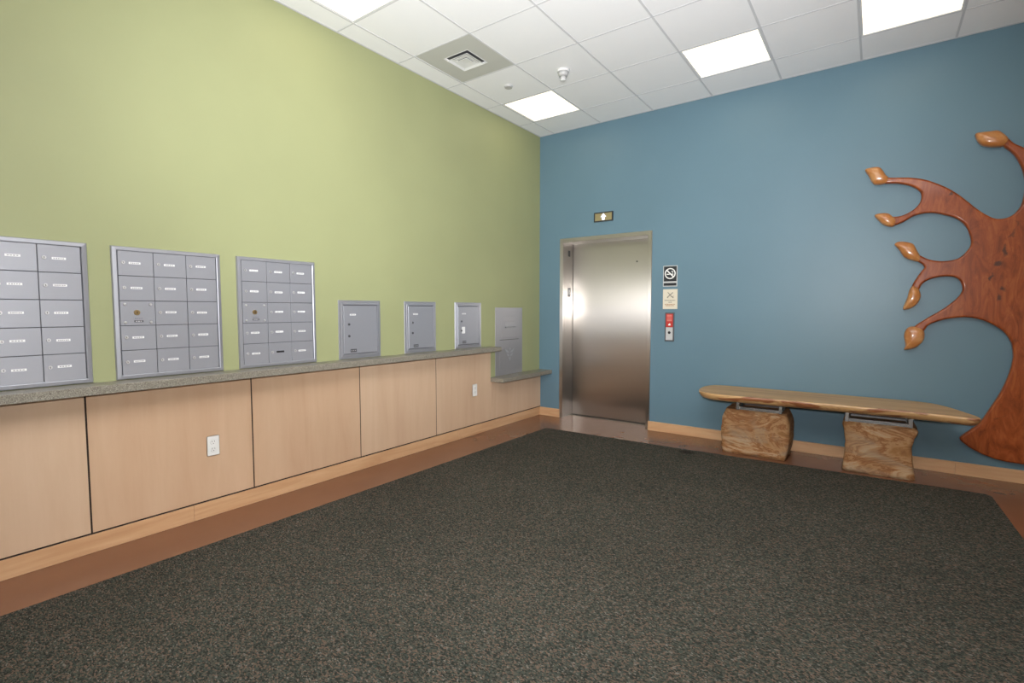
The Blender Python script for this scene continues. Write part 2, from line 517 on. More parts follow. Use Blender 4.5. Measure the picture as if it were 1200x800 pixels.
bm = bmesh.new(); add_cyl(bm, (0, 0, -0.090), (0, 0, 1), 0.020, 0.026, 0.008, 24)
link('sensor_cap', finish(bm, 'sensor_cap', M['white_metal']), t)

# ------------------------------------------------------------------ baseboards
bb = tag(empty('baseboard_left', (0, 0, 0)), 'pale maple baseboard under the wall panels', kind='structure')
ys = [-0.001, -1.55, -4.02, -6.4, RY]
for a, b in zip(ys[:-1], ys[1:]):
    mid = (a + b) / 2
    link('board', box_mesh('board', 0.0005, 0.020, b + 0.0006 - mid, a - 0.0006 - mid, 0, 0.100, M['maple_trim'], 0.0015), bb, (0, mid, 0))
bb = tag(empty('baseboard_back', (0, 0, 0)), 'pale maple baseboard along the blue wall', kind='structure')
for a, b in ((0.021, EX0 + 0.008), (EX1 - 0.012, 4.0), (4.0, RX)):
    mid = (a + b) / 2
    link('board', box_mesh('board', a - mid, b - mid - 0.001, -0.020, -0.0005, 0, 0.100, M['maple_trim_x'], 0.0015), bb, (mid, 0, 0))

bb = tag(empty('baseboard_right', (RX, 0, 0)), 'pale maple baseboard along the cream wall', kind='structure')
link('board', box_mesh('board', -0.020, -0.0005, RY, -0.021, 0, 0.100, M['maple_trim'], 0.0015), bb)

# ------------------------------------------------------------------ carpet
def prism(name, pts, z0, z1, mat, bevel=0.0):
    bm = bmesh.new()
    lo = [bm.verts.new((x, y, z0)) for x, y in pts]
    hi = [bm.verts.new((x, y, z1)) for x, y in pts]
    bm.faces.new(lo); bm.faces.new(hi)
    n = len(pts)
    for k in range(n):
        bm.faces.new((lo[k], lo[(k + 1) % n], hi[(k + 1) % n], hi[k]))
    return finish(bm, name, mat)
car = link('carpet', prism('carpet', [(0.43, -7.6), (0.432, -4.9), (0.488, -0.628), (0.52, -0.612), (2.0, -0.585), (4.12, -0.505), (4.148, -0.535),
                                      (4.175, -1.4), (4.25, -7.6)], 0.0, 0.008, M['carpet']))
tag(car, 'dark green and brown speckled carpet filling the floor', 'carpet')

# ------------------------------------------------------------------ wood wall panels
wp = tag(empty('wood_paneling', (0, -3.2, 0.1)), 'pale maple wall panels under the ledges on the green wall', 'wall panels')
def rel(par, name, me, c):
    """mesh already centred on c (world); parent's location is subtracted"""
    return link(name, me, par, Vector(c) - Vector(par.location))
PY = [-1.02, -1.868, -2.754, -3.640, -4.525, -5.41, -6.295, -7.18, RY + 0.01]
bm = bmesh.new()
add_box(bm, 0.0005, 0.015, RY + 0.01, -1.022, 0.101, 0.880)
add_box(bm, 0.0005, 0.015, -1.022, -0.002, 0.101, 0.532)
rel(wp, 'backing', finish(bm, 'backing', M['gap']), (0, 0, 0))
for k, (a, b) in enumerate(zip(PY[:-1], PY[1:])):
    c = (a + b) / 2; w = (a - b) / 2 - 0.0045
    if k == 0:
        me = box_mesh('wood_panel', 0.015, 0.020, b + 0.0045 - c, a - c, -0.383, 0.385, M['maple'], 0.001)
    else:
        me = box_mesh('wood_panel', 0.015, 0.020, -w, w, -0.383, 0.385, M['maple'], 0.001)
    rel(wp, 'wood_panel', me, (0, c, 0.494))
rel(wp, 'wood_panel', box_mesh('wood_panel', 0.015, 0.0195, -0.507, 0.507, -0.209, 0.213, M['maple'], 0.001), (0, -0.5095, 0.320))

# ------------------------------------------------------------------ ledges
lg = link('mailbox_ledge', box_mesh('mailbox_ledge', 0.0, 0.175, RY + 0.002, 0.0, 0.0, 0.046, M['ledge'], 0.003), None, (0.0005, -1.025, 0.881))
for v_ in lg.data.vertices:
    if v_.co.y < -1: v_.co.y += 1.025
tag(lg, 'long grey speckled stone ledge running under the mailboxes', 'ledge')
lg = link('mailbox_ledge', box_mesh('mailbox_ledge', 0.0, 0.19, -1.019, -0.001, 0.0, 0.046, M['ledge'], 0.003), None, (0.0005, 0, 0.534))
tag(lg, 'short lower speckled stone ledge in the corner by the elevator', 'ledge')

# ------------------------------------------------------------------ mailboxes
def label_mesh(w, h, plate=None, marks=4, mk=None):
    bm = bmesh.new()
    add_box(bm, 0, 0.0012, -w / 2, w / 2, -h / 2, h / 2, mi=0)
    rnd = random.Random(int(w * 1e5) + marks)
    if marks:
        y = -w / 2 + w * 0.1
        for k in range(marks):
            ww = w * 0.8 / marks
            add_box(bm, 0.0012, 0.0015, y + ww * 0.12, y + ww * rnd.uniform(0.7, 0.9), -h * rnd.uniform(0.18, 0.3), h * 0.22, mi=1)
            y += ww
    return finish(bm, 'name_label', [plate or M['paper'], mk or M['ink']])
LABELS = [label_mesh(0.056, 0.0115, marks=k) for k in (4, 5, 6)]
LABEL_BLACK = label_mesh(0.056, 0.013, M['black'], 0)
bm = bmesh.new()
add_cyl(bm, (0, 0, 0), (1, 0, 0), 0.0095, 0.0085, 0.005, 14)
add_box(bm, 0.005, 0.0054, -0.0012, 0.0012, -0.0045, 0.0045, mi=1)
LOCK = finish(bm, 'lock', [M['lock'], M['keyhole']])
bm = bmesh.new()
add_cyl(bm, (0, 0, 0), (1, 0, 0), 0.0105, 0.009, 0.006, 14)
add_box(bm, 0.006, 0.0064, -0.0012, 0.0012, -0.0045, 0.0045, mi=1)
DARK_LOCK = finish(bm, 'lock', [M['dark_tag'], M['keyhole']])
bm = bmesh.new()
add_cyl(bm, (0, 0, 0), (1, 0, 0), 0.0155, 0.0145, 0.008, 18)
add_box(bm, 0.008, 0.0084, -0.0015, 0.0015, -0.007, 0.007, mi=1)
BRASS = finish(bm, 'master_lock', [M['brass'], M['keyhole']])
bm = bmesh.new()
add_cyl(bm, (0, 0, 0), (1, 0, 0), 0.0085, 0.005, 0.004, 14)
SCREW = finish(bm, 'screw', M['lock'])
TAG = label_mesh(0.044, 0.011, M['dark_tag'], 3, M['lock'])
FAINT = label_mesh(0.050, 0.006, M['alu'], 4, M['dark_tag'])
COLW, ROWH = 0.1713, 0.1403
MW, MH, MZ = 0.570, 0.748, 0.930
bm = bmesh.new()
add_box(bm, 0.006, 0.0145, -COLW / 2 + 0.0016, COLW / 2 - 0.0016, -ROWH / 2 + 0.0016, ROWH / 2 - 0.0016, 0.0012)
DOOR = finish(bm, 'mailbox_door', M['alu'])

def mailbox_unit(yc, label, master, black=None):
    t = tag(empty('mailbox_unit', (0.0, yc, MZ)), label, 'mailboxes', 'mailbox units on the green wall')
    bm = bmesh.new()
    rect_loft(bm, -MW / 2, MW / 2, 0, MH, [(0, 0.0005), (0, 0.010), (0.004, 0.017), (0.021, 0.019), (0.0245, 0.017), (0.0265, 0.006)])
    link('frame', finish(bm, 'frame', M['alu_frame']), t)
    link('backing', box_mesh('backing', 0.0005, 0.006, -MW / 2 + 0.02, MW / 2 - 0.02, 0.02, MH - 0.02, M['alu_gap']), t)
    rnd = random.Random(int(-yc * 1000))
    for r in range(5):
        for c in range(3):
            y = (c - 1) * COLW
            z = MH / 2 + (2 - r) * ROWH
            if master and (r, c) == (2, 0):
                d = link('master_door', DOOR, t, (0.001, y, z))
                for sy in (-1, 1):
                    for sz in (-1, 1):
                        link('screw', SCREW, d, (0.0145, sy * 0.062, sz * 0.050 - (0.002 if sz < 0 else 0)))
                link('master_lock', BRASS, d, (0.0145, -0.006, 0.004))
                link('faint_print', FAINT, d, (0.0145, 0.002, -0.030))
                link('name_label', TAG, d, (0.0145, 0.002, -0.046))
                continue
            d = link('mailbox_door', DOOR, t, (rnd.uniform(-0.0006, 0.0006), y, z))
            d.rotation_euler = (0, rnd.uniform(-0.006, 0.006), rnd.uniform(-0.006, 0.006))
            lk = link('lock', LOCK, d, (0.0145, -0.060, 0.004))
            lk.rotation_euler = (rnd.uniform(-0.15, 0.15), 0, 0)
            lb = link('name_label', LABEL_BLACK if black == (r, c) else rnd.choice(LABELS), d, (0.0145, -0.004 + rnd.uniform(-0.002, 0.002), 0.004 + rnd.uniform(-0.002, 0.003)))
            if black == (r, c):
                lb['label'] = 'black name strip'
    return t
mailbox_unit(-4.768, 'grey metal mailbox unit cut off by the left picture edge', False)
mailbox_unit(-4.095, 'grey mailbox unit with brass lock, second from left edge, all labels white', True)
mailbox_unit(-3.422, 'grey mailbox unit with one black name strip, beside the parcel lockers', True, (4, 1))

def parcel_locker(yc, w, label, sticker=False):
    h = 0.472
    t = tag(empty('parcel_locker', (0.0, yc, 0.929)), label, 'parcel locker', 'parcel lockers above the ledge')
    bm = bmesh.new()
    rect_loft(bm, -w / 2, w / 2, 0, h, [(0, 0.0005), (0, 0.006), (0.003, 0.010), (0.020, 0.011), (0.024, 0.017), (0.036, 0.018), (0.040, 0.006)])
    link('frame', finish(bm, 'frame', M['alu_frame']), t)
    link('backing', box_mesh('backing', 0.0005, 0.006, -w / 2 + 0.03, w / 2 - 0.03, 0.03, h - 0.03, M['alu_gap']), t)
    bm = bmesh.new()
    add_box(bm, 0.006, 0.0150, -w / 2 + 0.043, w / 2 - 0.043, 0.043, h - 0.043, 0.0015)
    d = link('locker_door', finish(bm, 'locker_door', M['alu']), t)
    y0 = -w / 2
    link('name_label', LABELS[0], d, (0.015, y0 + 0.128, h * 0.755))
    link('lock', DARK_LOCK, d, (0.015, y0 + 0.090, h * 0.59))
    link('lock', DARK_LOCK, d, (0.015, y0 + 0.090, h * 0.39))
    if sticker:
        s = link('sticker', box_mesh('sticker', 0, 0.001, -0.024, 0.024, -0.034, 0.034, M['paper']), d, (0.0155, y0 + 0.120, h * 0.40))
        s.data.materials.append(M['ink'])
    bm = bmesh.new()
    add_box(bm, 0, 0.0015, -0.030, 0.030, -0.013, 0.013, 0.0005)
    for k in range(3):
        add_box(bm, 0.0015, 0.002, -0.022 + k * 0.017, -0.014 + k * 0.017, -0.003, 0.003, mi=1)
    link('badge', finish(bm, 'badge', [M['dark_tag'], M['lock']]), d, (0.015, y0 + 0.130, 0.066))
parcel_locker(-2.729, 0.412, 'grey parcel locker closest to the mailboxes, no white sticker')
parcel_locker(-2.052, 0.398, 'grey parcel locker in the middle of the three lockers')
parcel_locker(-1.376, 0.412, 'grey parcel locker with small white sticker, nearest the mail drop', True)

# mail drop plate
t = tag(empty('mail_drop', (0, -0.655, 0.581)), 'tall flat steel mail drop panel with slot, above the low ledge', 'mail drop')
W, Hh = 0.525, 0.770
link('plate', box_mesh('plate', 0.0005, 0.008, -W / 2, W / 2, 0, Hh, M['plate_steel'], 0.0015), t)
d = link('drop_flap', box_mesh('drop_flap', 0.008, 0.012, -0.155, 0.155, 0.425, 0.665, M['plate_steel'], 0.002), t)
bm = bmesh.new()
add_box(bm, 0.012, 0.034, -0.095, 0.095, 0.540, 0.552, 0.003)
add_box(bm, 0.012, 0.016, -0.105, 0.105, 0.552, 0.612, 0.002)
link('pull_handle', finish(bm, 'pull_handle', M['plate_steel']), d)
link('seam', box_mesh('seam', 0.008, 0.0088, -0.185, 0.185, 0.400, 0.406, M['alu_gap']), t)
d = link('lower_door', box_mesh('lower_door', 0.008, 0.011, -0.185, 0.185, 0.065, 0.385, M['plate_steel'], 0.002), t)
# embossed bird-like emblem: two spread wings over a pointed tail
bm = bmesh.new()
def plate_poly(bm, pts, x0, x1):
    lo = [bm.verts.new((x0, y, z)) for y, z in pts]
    hi = [bm.verts.new((x1, y, z)) for y, z in pts]
    bm.faces.new(hi); bm.faces.new(lo)
    for k in range(len(pts)):
        bm.faces.new((lo[k], lo[(k + 1) % len(pts)], hi[(k + 1) % len(pts)], hi[k]))
plate_poly(bm, [(-0.095, 0.300), (-0.02, 0.268), (-0.01, 0.245), (-0.07, 0.262)], 0.011, 0.0135)
plate_poly(bm, [(0.095, 0.300), (0.02, 0.268), (0.01, 0.245), (0.07, 0.262)], 0.011, 0.0135)
plate_poly(bm, [(-0.065, 0.245), (-0.012, 0.228), (-0.008, 0.205), (-0.045, 0.218)], 0.011, 0.0135)
plate_poly(bm, [(0.065, 0.245), (0.012, 0.228), (0.008, 0.205), (0.045, 0.218)], 0.011, 0.0135)
plate_poly(bm, [(-0.028, 0.195), (0.028, 0.195), (0.0, 0.150)], 0.011, 0.0135)
plate_poly(bm, [(-0.012, 0.300), (0.014, 0.306), (0.020, 0.288), (0.0, 0.272)], 0.011, 0.0135)
link('emblem', finish(bm, 'emblem', M['alu_frame']), d)

# ------------------------------------------------------------------ outlets
def outlet(y, z, label):
    t = tag(empty('wall_outlet', (0.0201, y, z)), label, 'outlet', 'outlets on the wood panels')
    link('cover_plate', box_mesh('cover_plate', 0, 0.006, -0.038, 0.038, -0.064, 0.064, M['outlet'], 0.003, 2), t)
    for s in (-1, 1):
        bm = bmesh.new()
        add_cyl(bm, (0.006, 0, s * 0.023), (1, 0, 0), 0.0175, 0.0165, 0.0025, 18)
        r = link('receptacle', finish(bm, 'receptacle', M['outlet']), t)
        bm = bmesh.new()
        for yy in (-0.007, 0.007):
            add_box(bm, 0.0085, 0.0089, yy - 0.0012, yy + 0.0012, s * 0.023, s * 0.023 + 0.009)
        add_box(bm, 0.0085, 0.0089, -0.0025, 0.0025, s * 0.023 - 0.011, s * 0.023 - 0.006)
        link('slots', finish(bm, 'slots', M['keyhole']), r)
outlet(-3.896, 0.456, 'white outlet on the wide panel below the brass-lock mailboxes')
outlet(-1.296, 0.477, 'white outlet on the panel nearest the short low ledge')

# ------------------------------------------------------------------ elevator
ev = tag(empty('door_1', ((EX0 + EX1) / 2, 0, 0)), 'brushed stainless elevator door and frame in blue wall', kind='structure')
IX0, IX1, IH, DY = EX0 + 0.045, EX1 - 0.042, 2.136, 0.235
def evp(name, me, parent=None):
    return link(name, me, parent or ev, (-(EX0 + EX1) / 2, 0, 0) if parent is None else (0, 0, 0))
jl = evp('jamb_face', box_mesh('jamb_face', EX0, IX0, -0.014, 0.03, 0, IH, M['steel_x'], 0.0015))
evp('jamb_face', box_mesh('jamb_face', IX1, EX1, -0.014, 0.03, 0, IH, M['steel_x'], 0.0015))
evp('head_face', box_mesh('head_face', EX0, EX1, -0.014, 0.03, IH, EH, M['steel_x'], 0.0015))
rl = evp('jamb_return', box_mesh('jamb_return', IX0 - 0.03, IX0, 0.031, DY + 0.01, 0, IH, M['steel_y']))
evp('jamb_return', box_mesh('jamb_return', IX1, IX1 + 0.03, 0.031, DY + 0.01, 0, IH, M['steel_y']))
evp('head_soffit', box_mesh('head_soffit', IX0 - 0.03, IX1 + 0.03, 0.031, DY + 0.01, IH, IH + 0.03, M['steel_x']))
dr = evp('door_panel', box_mesh('door_panel', IX0 + 0.006, IX1 + 0.03, DY, DY + 0.03, 0.012, IH + 0.02, M['steel_x']))
evp('shaft_wall', box_mesh('shaft_wall', EX0 - 0.1, EX1 + 0.1, DY + 0.05, DY + 0.08, 0, IH + 0.3, M['black']))
evp('sill', box_mesh('sill', IX0, IX1, DY - 0.06, DY + 0.05, 0.0, 0.004, M['sill']))
bm = bmesh.new(); add_cyl(bm, (1.182, DY - 0.003, 1.883), (0, 1, 0), 0.009, 0.010, 0.003, 14)
evp('keyhole', finish(bm, 'keyhole', M['keyhole']))
bm = bmesh.new()
for yy in (0.117, 0.146):
    add_box(bm, IX0, IX0 + 0.004, yy - 0.011, yy + 0.011, 1.980, 2.052, 0.001)
evp('hall_lantern', finish(bm, 'hall_lantern', M['black']))
fp = evp('floor_plate', box_mesh('floor_plate', IX0, IX0 + 0.003, 0.110, 0.172, 1.486, 1.598, M['dark_tag']))
link('floor_number', box_mesh('floor_number', IX0 + 0.003, IX0 + 0.0042, 0.126, 0.156, 1.515, 1.575, M['sign_white']), fp)

# indicator above the elevator
t = tag(empty('elevator_indicator', (0.870, 0, 2.388)), 'small bronze indicator with lit white arrow above the elevator', 'indicator')
bm = bmesh.new()
w, h_ = 0.117, 0.053
for (a, b, c, d) in ((-w, w, h_ - 0.011, h_), (-w, w, -h_, -h_ + 0.011), (-w, -w + 0.011, -h_ + 0.011, h_ - 0.011), (w - 0.011, w, -h_ + 0.011, h_ - 0.011)):
    add_box(bm, a, b, -0.018, -0.0005, c, d)
link('frame', finish(bm, 'frame', M['sign_black']), t)
link('face', box_mesh('face', -w + 0.01, w - 0.01, -0.012, -0.0005, -h_ + 0.01, h_ - 0.01, M['gold_face']), t)
bm = bmesh.new()
def wall_poly(bm, pts, y0, y1, mi=0):
    lo = [bm.verts.new((x, y0, z)) for x, z in pts]
    hi = [bm.verts.new((x, y1, z)) for x, z in pts]
    fs = [bm.faces.new(hi), bm.faces.new(lo)]
    for k in range(len(pts)):
        fs.append(bm.faces.new((lo[k], lo[(k + 1) % len(pts)], hi[(k + 1) % len(pts)], hi[k])))
    for f in fs:
        f.material_index = mi
wall_poly(bm, [(-0.036, -0.002), (0.0, 0.040), (0.036, -0.002), (0.016, -0.002), (0.016, -0.036), (-0.016, -0.036), (-0.016, -0.002)], -0.014, -0.012)
link('arrow', finish(bm, 'arrow', M['arrow']), t)

# ------------------------------------------------------------------ signs and call button
t = tag(empty('no_smoking_sign', (1.650, 0, 1.572)), 'black and silver no smoking sign right of the elevator', 'sign')
link('backplate', box_mesh('backplate', -0.076, 0.076, -0.006, -0.0005, 0, 0.222, M['sign_silver'], 0.001), t)
link('black_square', box_mesh('black_square', -0.068, 0.068, -0.0075, -0.006, 0.056, 0.214, M['sign_black']), t)
link('text_strip', box_mesh('text_strip', -0.068, 0.068, -0.0075, -0.006, 0.010, 0.038, M['sign_black']), t)
bm = bmesh.new()
cz = 0.138
n = 36
ro, ri = 0.058, 0.047
for k in range(n):
    a0, a1 = 2 * math.pi * k / n, 2 * math.pi * (k + 1) / n
    wall_poly(bm, [(ro * math.cos(a0), cz + ro * math.sin(a0)), (ro * math.cos(a1), cz + ro * math.sin(a1)),
                   (ri * math.cos(a1), cz + ri * math.sin(a1)), (ri * math.cos(a0), cz + ri * math.sin(a0))], -0.0090, -0.0075)
c45 = math.cos(math.pi / 4)
def rot(px, pz, ang):
    return (px * math.cos(ang) - pz * math.sin(ang), cz + px * math.sin(ang) + pz * math.cos(ang))
wall_poly(bm, [rot(-0.050, -0.006, -math.pi / 4), rot(0.050, -0.006, -math.pi / 4), rot(0.050, 0.006, -math.pi / 4), rot(-0.050, 0.006, -math.pi / 4)], -0.0092, -0.0075)
# cigarette and smoke curl
wall_poly(bm, [(-0.038, cz - 0.012), (-0.006, cz - 0.012), (-0.006, cz - 0.003), (-0.038, cz - 0.003)], -0.0088, -0.0075)
wall_poly(bm, [(0.014, cz - 0.012), (0.036, cz - 0.012), (0.036, cz - 0.003), (0.014, cz - 0.003)], -0.0088, -0.0075)
wall_poly(bm, [(0.022, cz + 0.004), (0.034, cz + 0.010), (0.030, cz + 0.022), (0.010, cz + 0.026), (0.012, cz + 0.020), (0.024, cz + 0.016), (0.026, cz + 0.012)], -0.0088, -0.0075)
link('no_smoking_symbol', finish(bm, 'no_smoking_symbol', M['sign_white']), t)

t = tag(empty('fire_stairs_sign', (1.654, 0, 1.334)), 'cream notice with crossed pictogram and text lines below no smoking sign', 'sign')
link('backplate', box_mesh('backplate', -0.078, 0.078, -0.005, -0.0005, 0, 0.210, M['sign_beige'], 0.001), t)
bm = bmesh.new()
def stroke(bm, p, q, wd, mi=0):
    d = (Vector(q) - Vector(p)).normalized(); nn = Vector((-d.y, d.x)) * wd / 2
    p, q = Vector(p), Vector(q)
    wall_poly(bm, [tuple(p + nn), tuple(q + nn), tuple(q - nn), tuple(p - nn)], -0.0062, -0.005, mi)
stroke(bm, (-0.030, 0.124), (0.028, 0.176), 0.010)
stroke(bm, (-0.026, 0.178), (0.010, 0.138), 0.008)
stroke(bm, (0.006, 0.138), (0.036, 0.118), 0.010)
stroke(bm, (0.020, 0.124), (0.036, 0.140), 0.007)
stroke(bm, (-0.034, 0.126), (-0.020, 0.118), 0.007)
link('pictogram', finish(bm, 'pictogram', M['sign_ink']), t)
bm = bmesh.new()
for (z, x0, x1, mi) in ((0.092, -0.060, 0.058, 0), (0.072, -0.020, 0.022, 0), (0.050, -0.056, 0.056, 1), (0.036, -0.048, 0.048, 1)):
    x = x0
    rnd = random.Random(int(z * 1000))
    while x < x1 - 0.006:
        ww = min(rnd.uniform(0.007, 0.02), x1 - x)
        wall_poly(bm, [(x, z - 0.0045), (x + ww - 0.003, z - 0.0045), (x + ww - 0.003, z + 0.0045), (x, z + 0.0045)], -0.0058, -0.005, mi)
        x += ww
link('text_lines', finish(bm, 'text_lines', [M['sign_ink'], M['sign_rust']]), t)

t = tag(empty('call_button_panel', (1.654, 0, 0.989)), 'narrow elevator call panel, red above and silver with black button below', 'call panel')
link('back_box', box_mesh('back_box', -0.050, 0.050, -0.012, -0.0005, 0, 0.308, M['dark_tag'], 0.002), t)
rp = link('red_plate', box_mesh('red_plate', -0.037, 0.037, -0.015, -0.012, 0.152, 0.294, M['red'], 0.001), t)
bm = bmesh.new()
for z in (0.278, 0.262, 0.238, 0.222):
    wall_poly(bm, [(-0.026, z - 0.006), (0.026, z - 0.006), (0.026, z + 0.006), (-0.026, z + 0.006)], -0.0158, -0.015)
link('print_lines', finish(bm, 'print_lines', M['red_pale']), rp)
bm = bmesh.new()
wall_poly(bm, [(-0.012, 0.170), (0.012, 0.170), (0.013, 0.182), (0.004, 0.196), (0.0, 0.188), (-0.011, 0.184)], -0.0160, -0.015)
link('flame_mark', finish(bm, 'flame_mark', M['sign_white']), rp)
sp_ = link('silver_plate', box_mesh('silver_plate', -0.037, 0.037, -0.015, -0.012, 0.014, 0.150, M['sign_silver'], 0.001), t)
bm = bmesh.new(); add_cyl(bm, (0, -0.015, 0.094), (0, -1, 0), 0.015, 0.013, 0.004, 18)
link('button', finish(bm, 'button', M['black']), sp_)

# ------------------------------------------------------------------ bench
bench = tag(empty('bench', (3.05, -0.3, 0)), 'live edge wood slab bench on two carved stone blocks', 'bench')
BO = Vector(bench.location)
def catmull(pts, n=6):
    out = []
    m_ = len(pts)
    for i in range(m_):
        p0, p1, p2, p3 = (Vector(pts[(i + k - 1) % m_]) for k in range(4))
        for s in range(n):
            u = s / n
            out.append(0.5 * ((2 * p1) + (-p0 + p2) * u + (2 * p0 - 5 * p1 + 4 * p2 - p3) * u * u + (-p0 + 3 * p1 - 3 * p2 + p3) * u ** 3))
    return out
outline = [(2.085, -0.36), (2.09, -0.20), (2.15, -0.07), (2.30, -0.035), (2.75, -0.03), (3.30, -0.035), (3.66, -0.04), (3.83, -0.09), (3.93, -0.24),
           (4.00, -0.42), (4.045, -0.55), (4.055, -0.615), (4.03, -0.645), (3.97, -0.645), (3.82, -0.620), (3.60, -0.605), (3.35, -0.605), (3.09, -0.610),
           (2.72, -0.625), (2.45, -0.645), (2.28, -0.640), (2.17, -0.585), (2.11, -0.49)]
ol = catmull(outline, 6)
cx = sum(p.x for p in ol) / len(ol); cy = sum(p.y for p in ol) / len(ol)
bm = bmesh.new()
rnd = random.Random(3)
rings = []
jit = [rnd.uniform(-1, 1) for _ in ol]
jit = [(jit[k - 1] + 2 * jit[k] + jit[(k + 1) % len(ol)]) / 4 for k in range(len(ol))]
npt = len(ol)
nrm = []
for k in range(npt):
    d = (ol[(k + 1) % npt] - ol[k - 1]).normalized()
    nn = Vector((d.y, -d.x))
    if nn.dot(ol[k] - Vector((cx, cy))) < 0:
        nn = -nn
    nrm.append(nn)
for z, off, jj in ((0.506, -0.045, 0.003), (0.513, -0.026, 0.005), (0.530, -0.008, 0.006), (0.552, 0.003, 0.004), (0.565, 0.002, 0.002), (0.569, -0.002, 0.001)):
    rings.append([bm.verts.new((p.x + nv.x * (off + jj * j_), p.y + nv.y * (off + jj * j_), z)) for p, nv, j_ in zip(ol, nrm, jit)])
for a, b in zip(rings[:-1], rings[1:]):
    for k in range(npt):
        f = bm.faces.new((a[k], a[(k + 1) % npt], b[(k + 1) % npt], b[k]))
        f.material_index = 1
        f.smooth = True
bm.faces.new(rings[0]).material_index = 0
bm.faces.new(rings[-1]).material_index = 0
link('seat', finish(bm, 'seat', [M['seat'], M['seat_edge']]), bench, -BO)

def stone(left, right, y0, y1, lab, seed):
    """left/right: [(z, x)] outlines of the front face"""
    def lerp(tab, z):
        for (za, xa), (zb, xb) in zip(tab[:-1], tab[1:]):
            if za <= z <= zb:
                u = (z - za) / (zb - za)
                u = u * u * (3 - 2 * u)
                return xa + (xb - xa) * u
        return tab[-1][1]
    bm = bmesh.new()
    rnd = random.Random(seed)
    top = left[-1][0]
    NZ, NX, NYs = 14, 14, 8
    rings = []
    for iz in range(NZ + 1):
        z = top * iz / NZ
        xa, xb = lerp(left, z), lerp(right, z)
        ins = 0.0
        if iz == NZ: ins = 0.008
        r = 0.022
        pts = []
        for k in range(NX): pts.append((k / NX, 0.0))
        for k in range(NYs): pts.append((1.0, k / NYs))
        for k in range(NX): pts.append((1 - k / NX, 1.0))
        for k in range(NYs): pts.append((0.0, 1 - k / NYs))
        ring = []
        for (u, w_) in pts:
            x = xa + ins + (xb - xa - 2 * ins) * u
            y = y0 + ins + (y1 - y0 - 2 * ins) * w_
            if u in (0.0, 1.0) and w_ in (0.0, 1.0):
                x += 0.007 * (1 if u == 0 else -1); y += 0.007 * (1 if w_ == 0 else -1)
            j_ = 0.003
            ring.append(bm.verts.new((x + rnd.uniform(-j_, j_), y + rnd.uniform(-j_, j_), z + (rnd.uniform(-j_, j_) if 0 < iz < NZ else 0))))
        rings.append(ring)
    n_ = len(rings[0])
    for a, b in zip(rings[:-1], rings[1:]):
        for k in range(n_):
            f = bm.faces.new((a[k], a[(k + 1) % n_], b[(k + 1) % n_], b[k]))
            f.smooth = True
    bm.faces.new(rings[0]); bm.faces.new(rings[-1])
    o = link('stone_block', finish(bm, 'stone_block', M['stone']), bench, -BO)
    o['label'] = lab
    return o
stone([(0, 2.312), (0.08, 2.298), (0.19, 2.290), (0.30, 2.298), (0.412, 2.325)], [(0, 2.838), (0.09, 2.856), (0.19, 2.866), (0.30, 2.863), (0.412, 2.836)],
      -0.430, -0.085, 'barrel-sided brown stone block', 1)
stone([(0, 3.250), (0.10, 3.262), (0.22, 3.268), (0.33, 3.256), (0.412, 3.240)], [(0, 3.733), (0.10, 3.718), (0.23, 3.702), (0.32, 3.716), (0.37, 3.738), (0.412, 3.726)],
      -0.430, -0.085, 'waisted brown and grey stone block', 2)
def bracket(x0, x1):
    bm = bmesh.new()
    for y in (-0.405, -0.125):
        add_box(bm, x0, x1, y - 0.016, y + 0.016, 0.411, 0.440, 0.002)
        add_box(bm, x0, x1, y - 0.016, y + 0.016, 0.490, 0.506, 0.002)
    for x in (x0, x1 - 0.032):
        add_box(bm, x, x + 0.032, -0.388, -0.142, 0.413, 0.428, 0.001)
    br = link('steel_bracket', finish(bm, 'steel_bracket', M['chrome']), bench, -BO)
    pm = []
    for x in (x0, x1 - 0.026):
        for y in (-0.425, -0.125):
            link('post', box_mesh('post', x, x + 0.026, y - 0.014, y + 0.014, 0.411, 0.506, M['chrome'], 0.002), br)
bracket(2.428, 2.802)
bracket(3.262, 3.700)

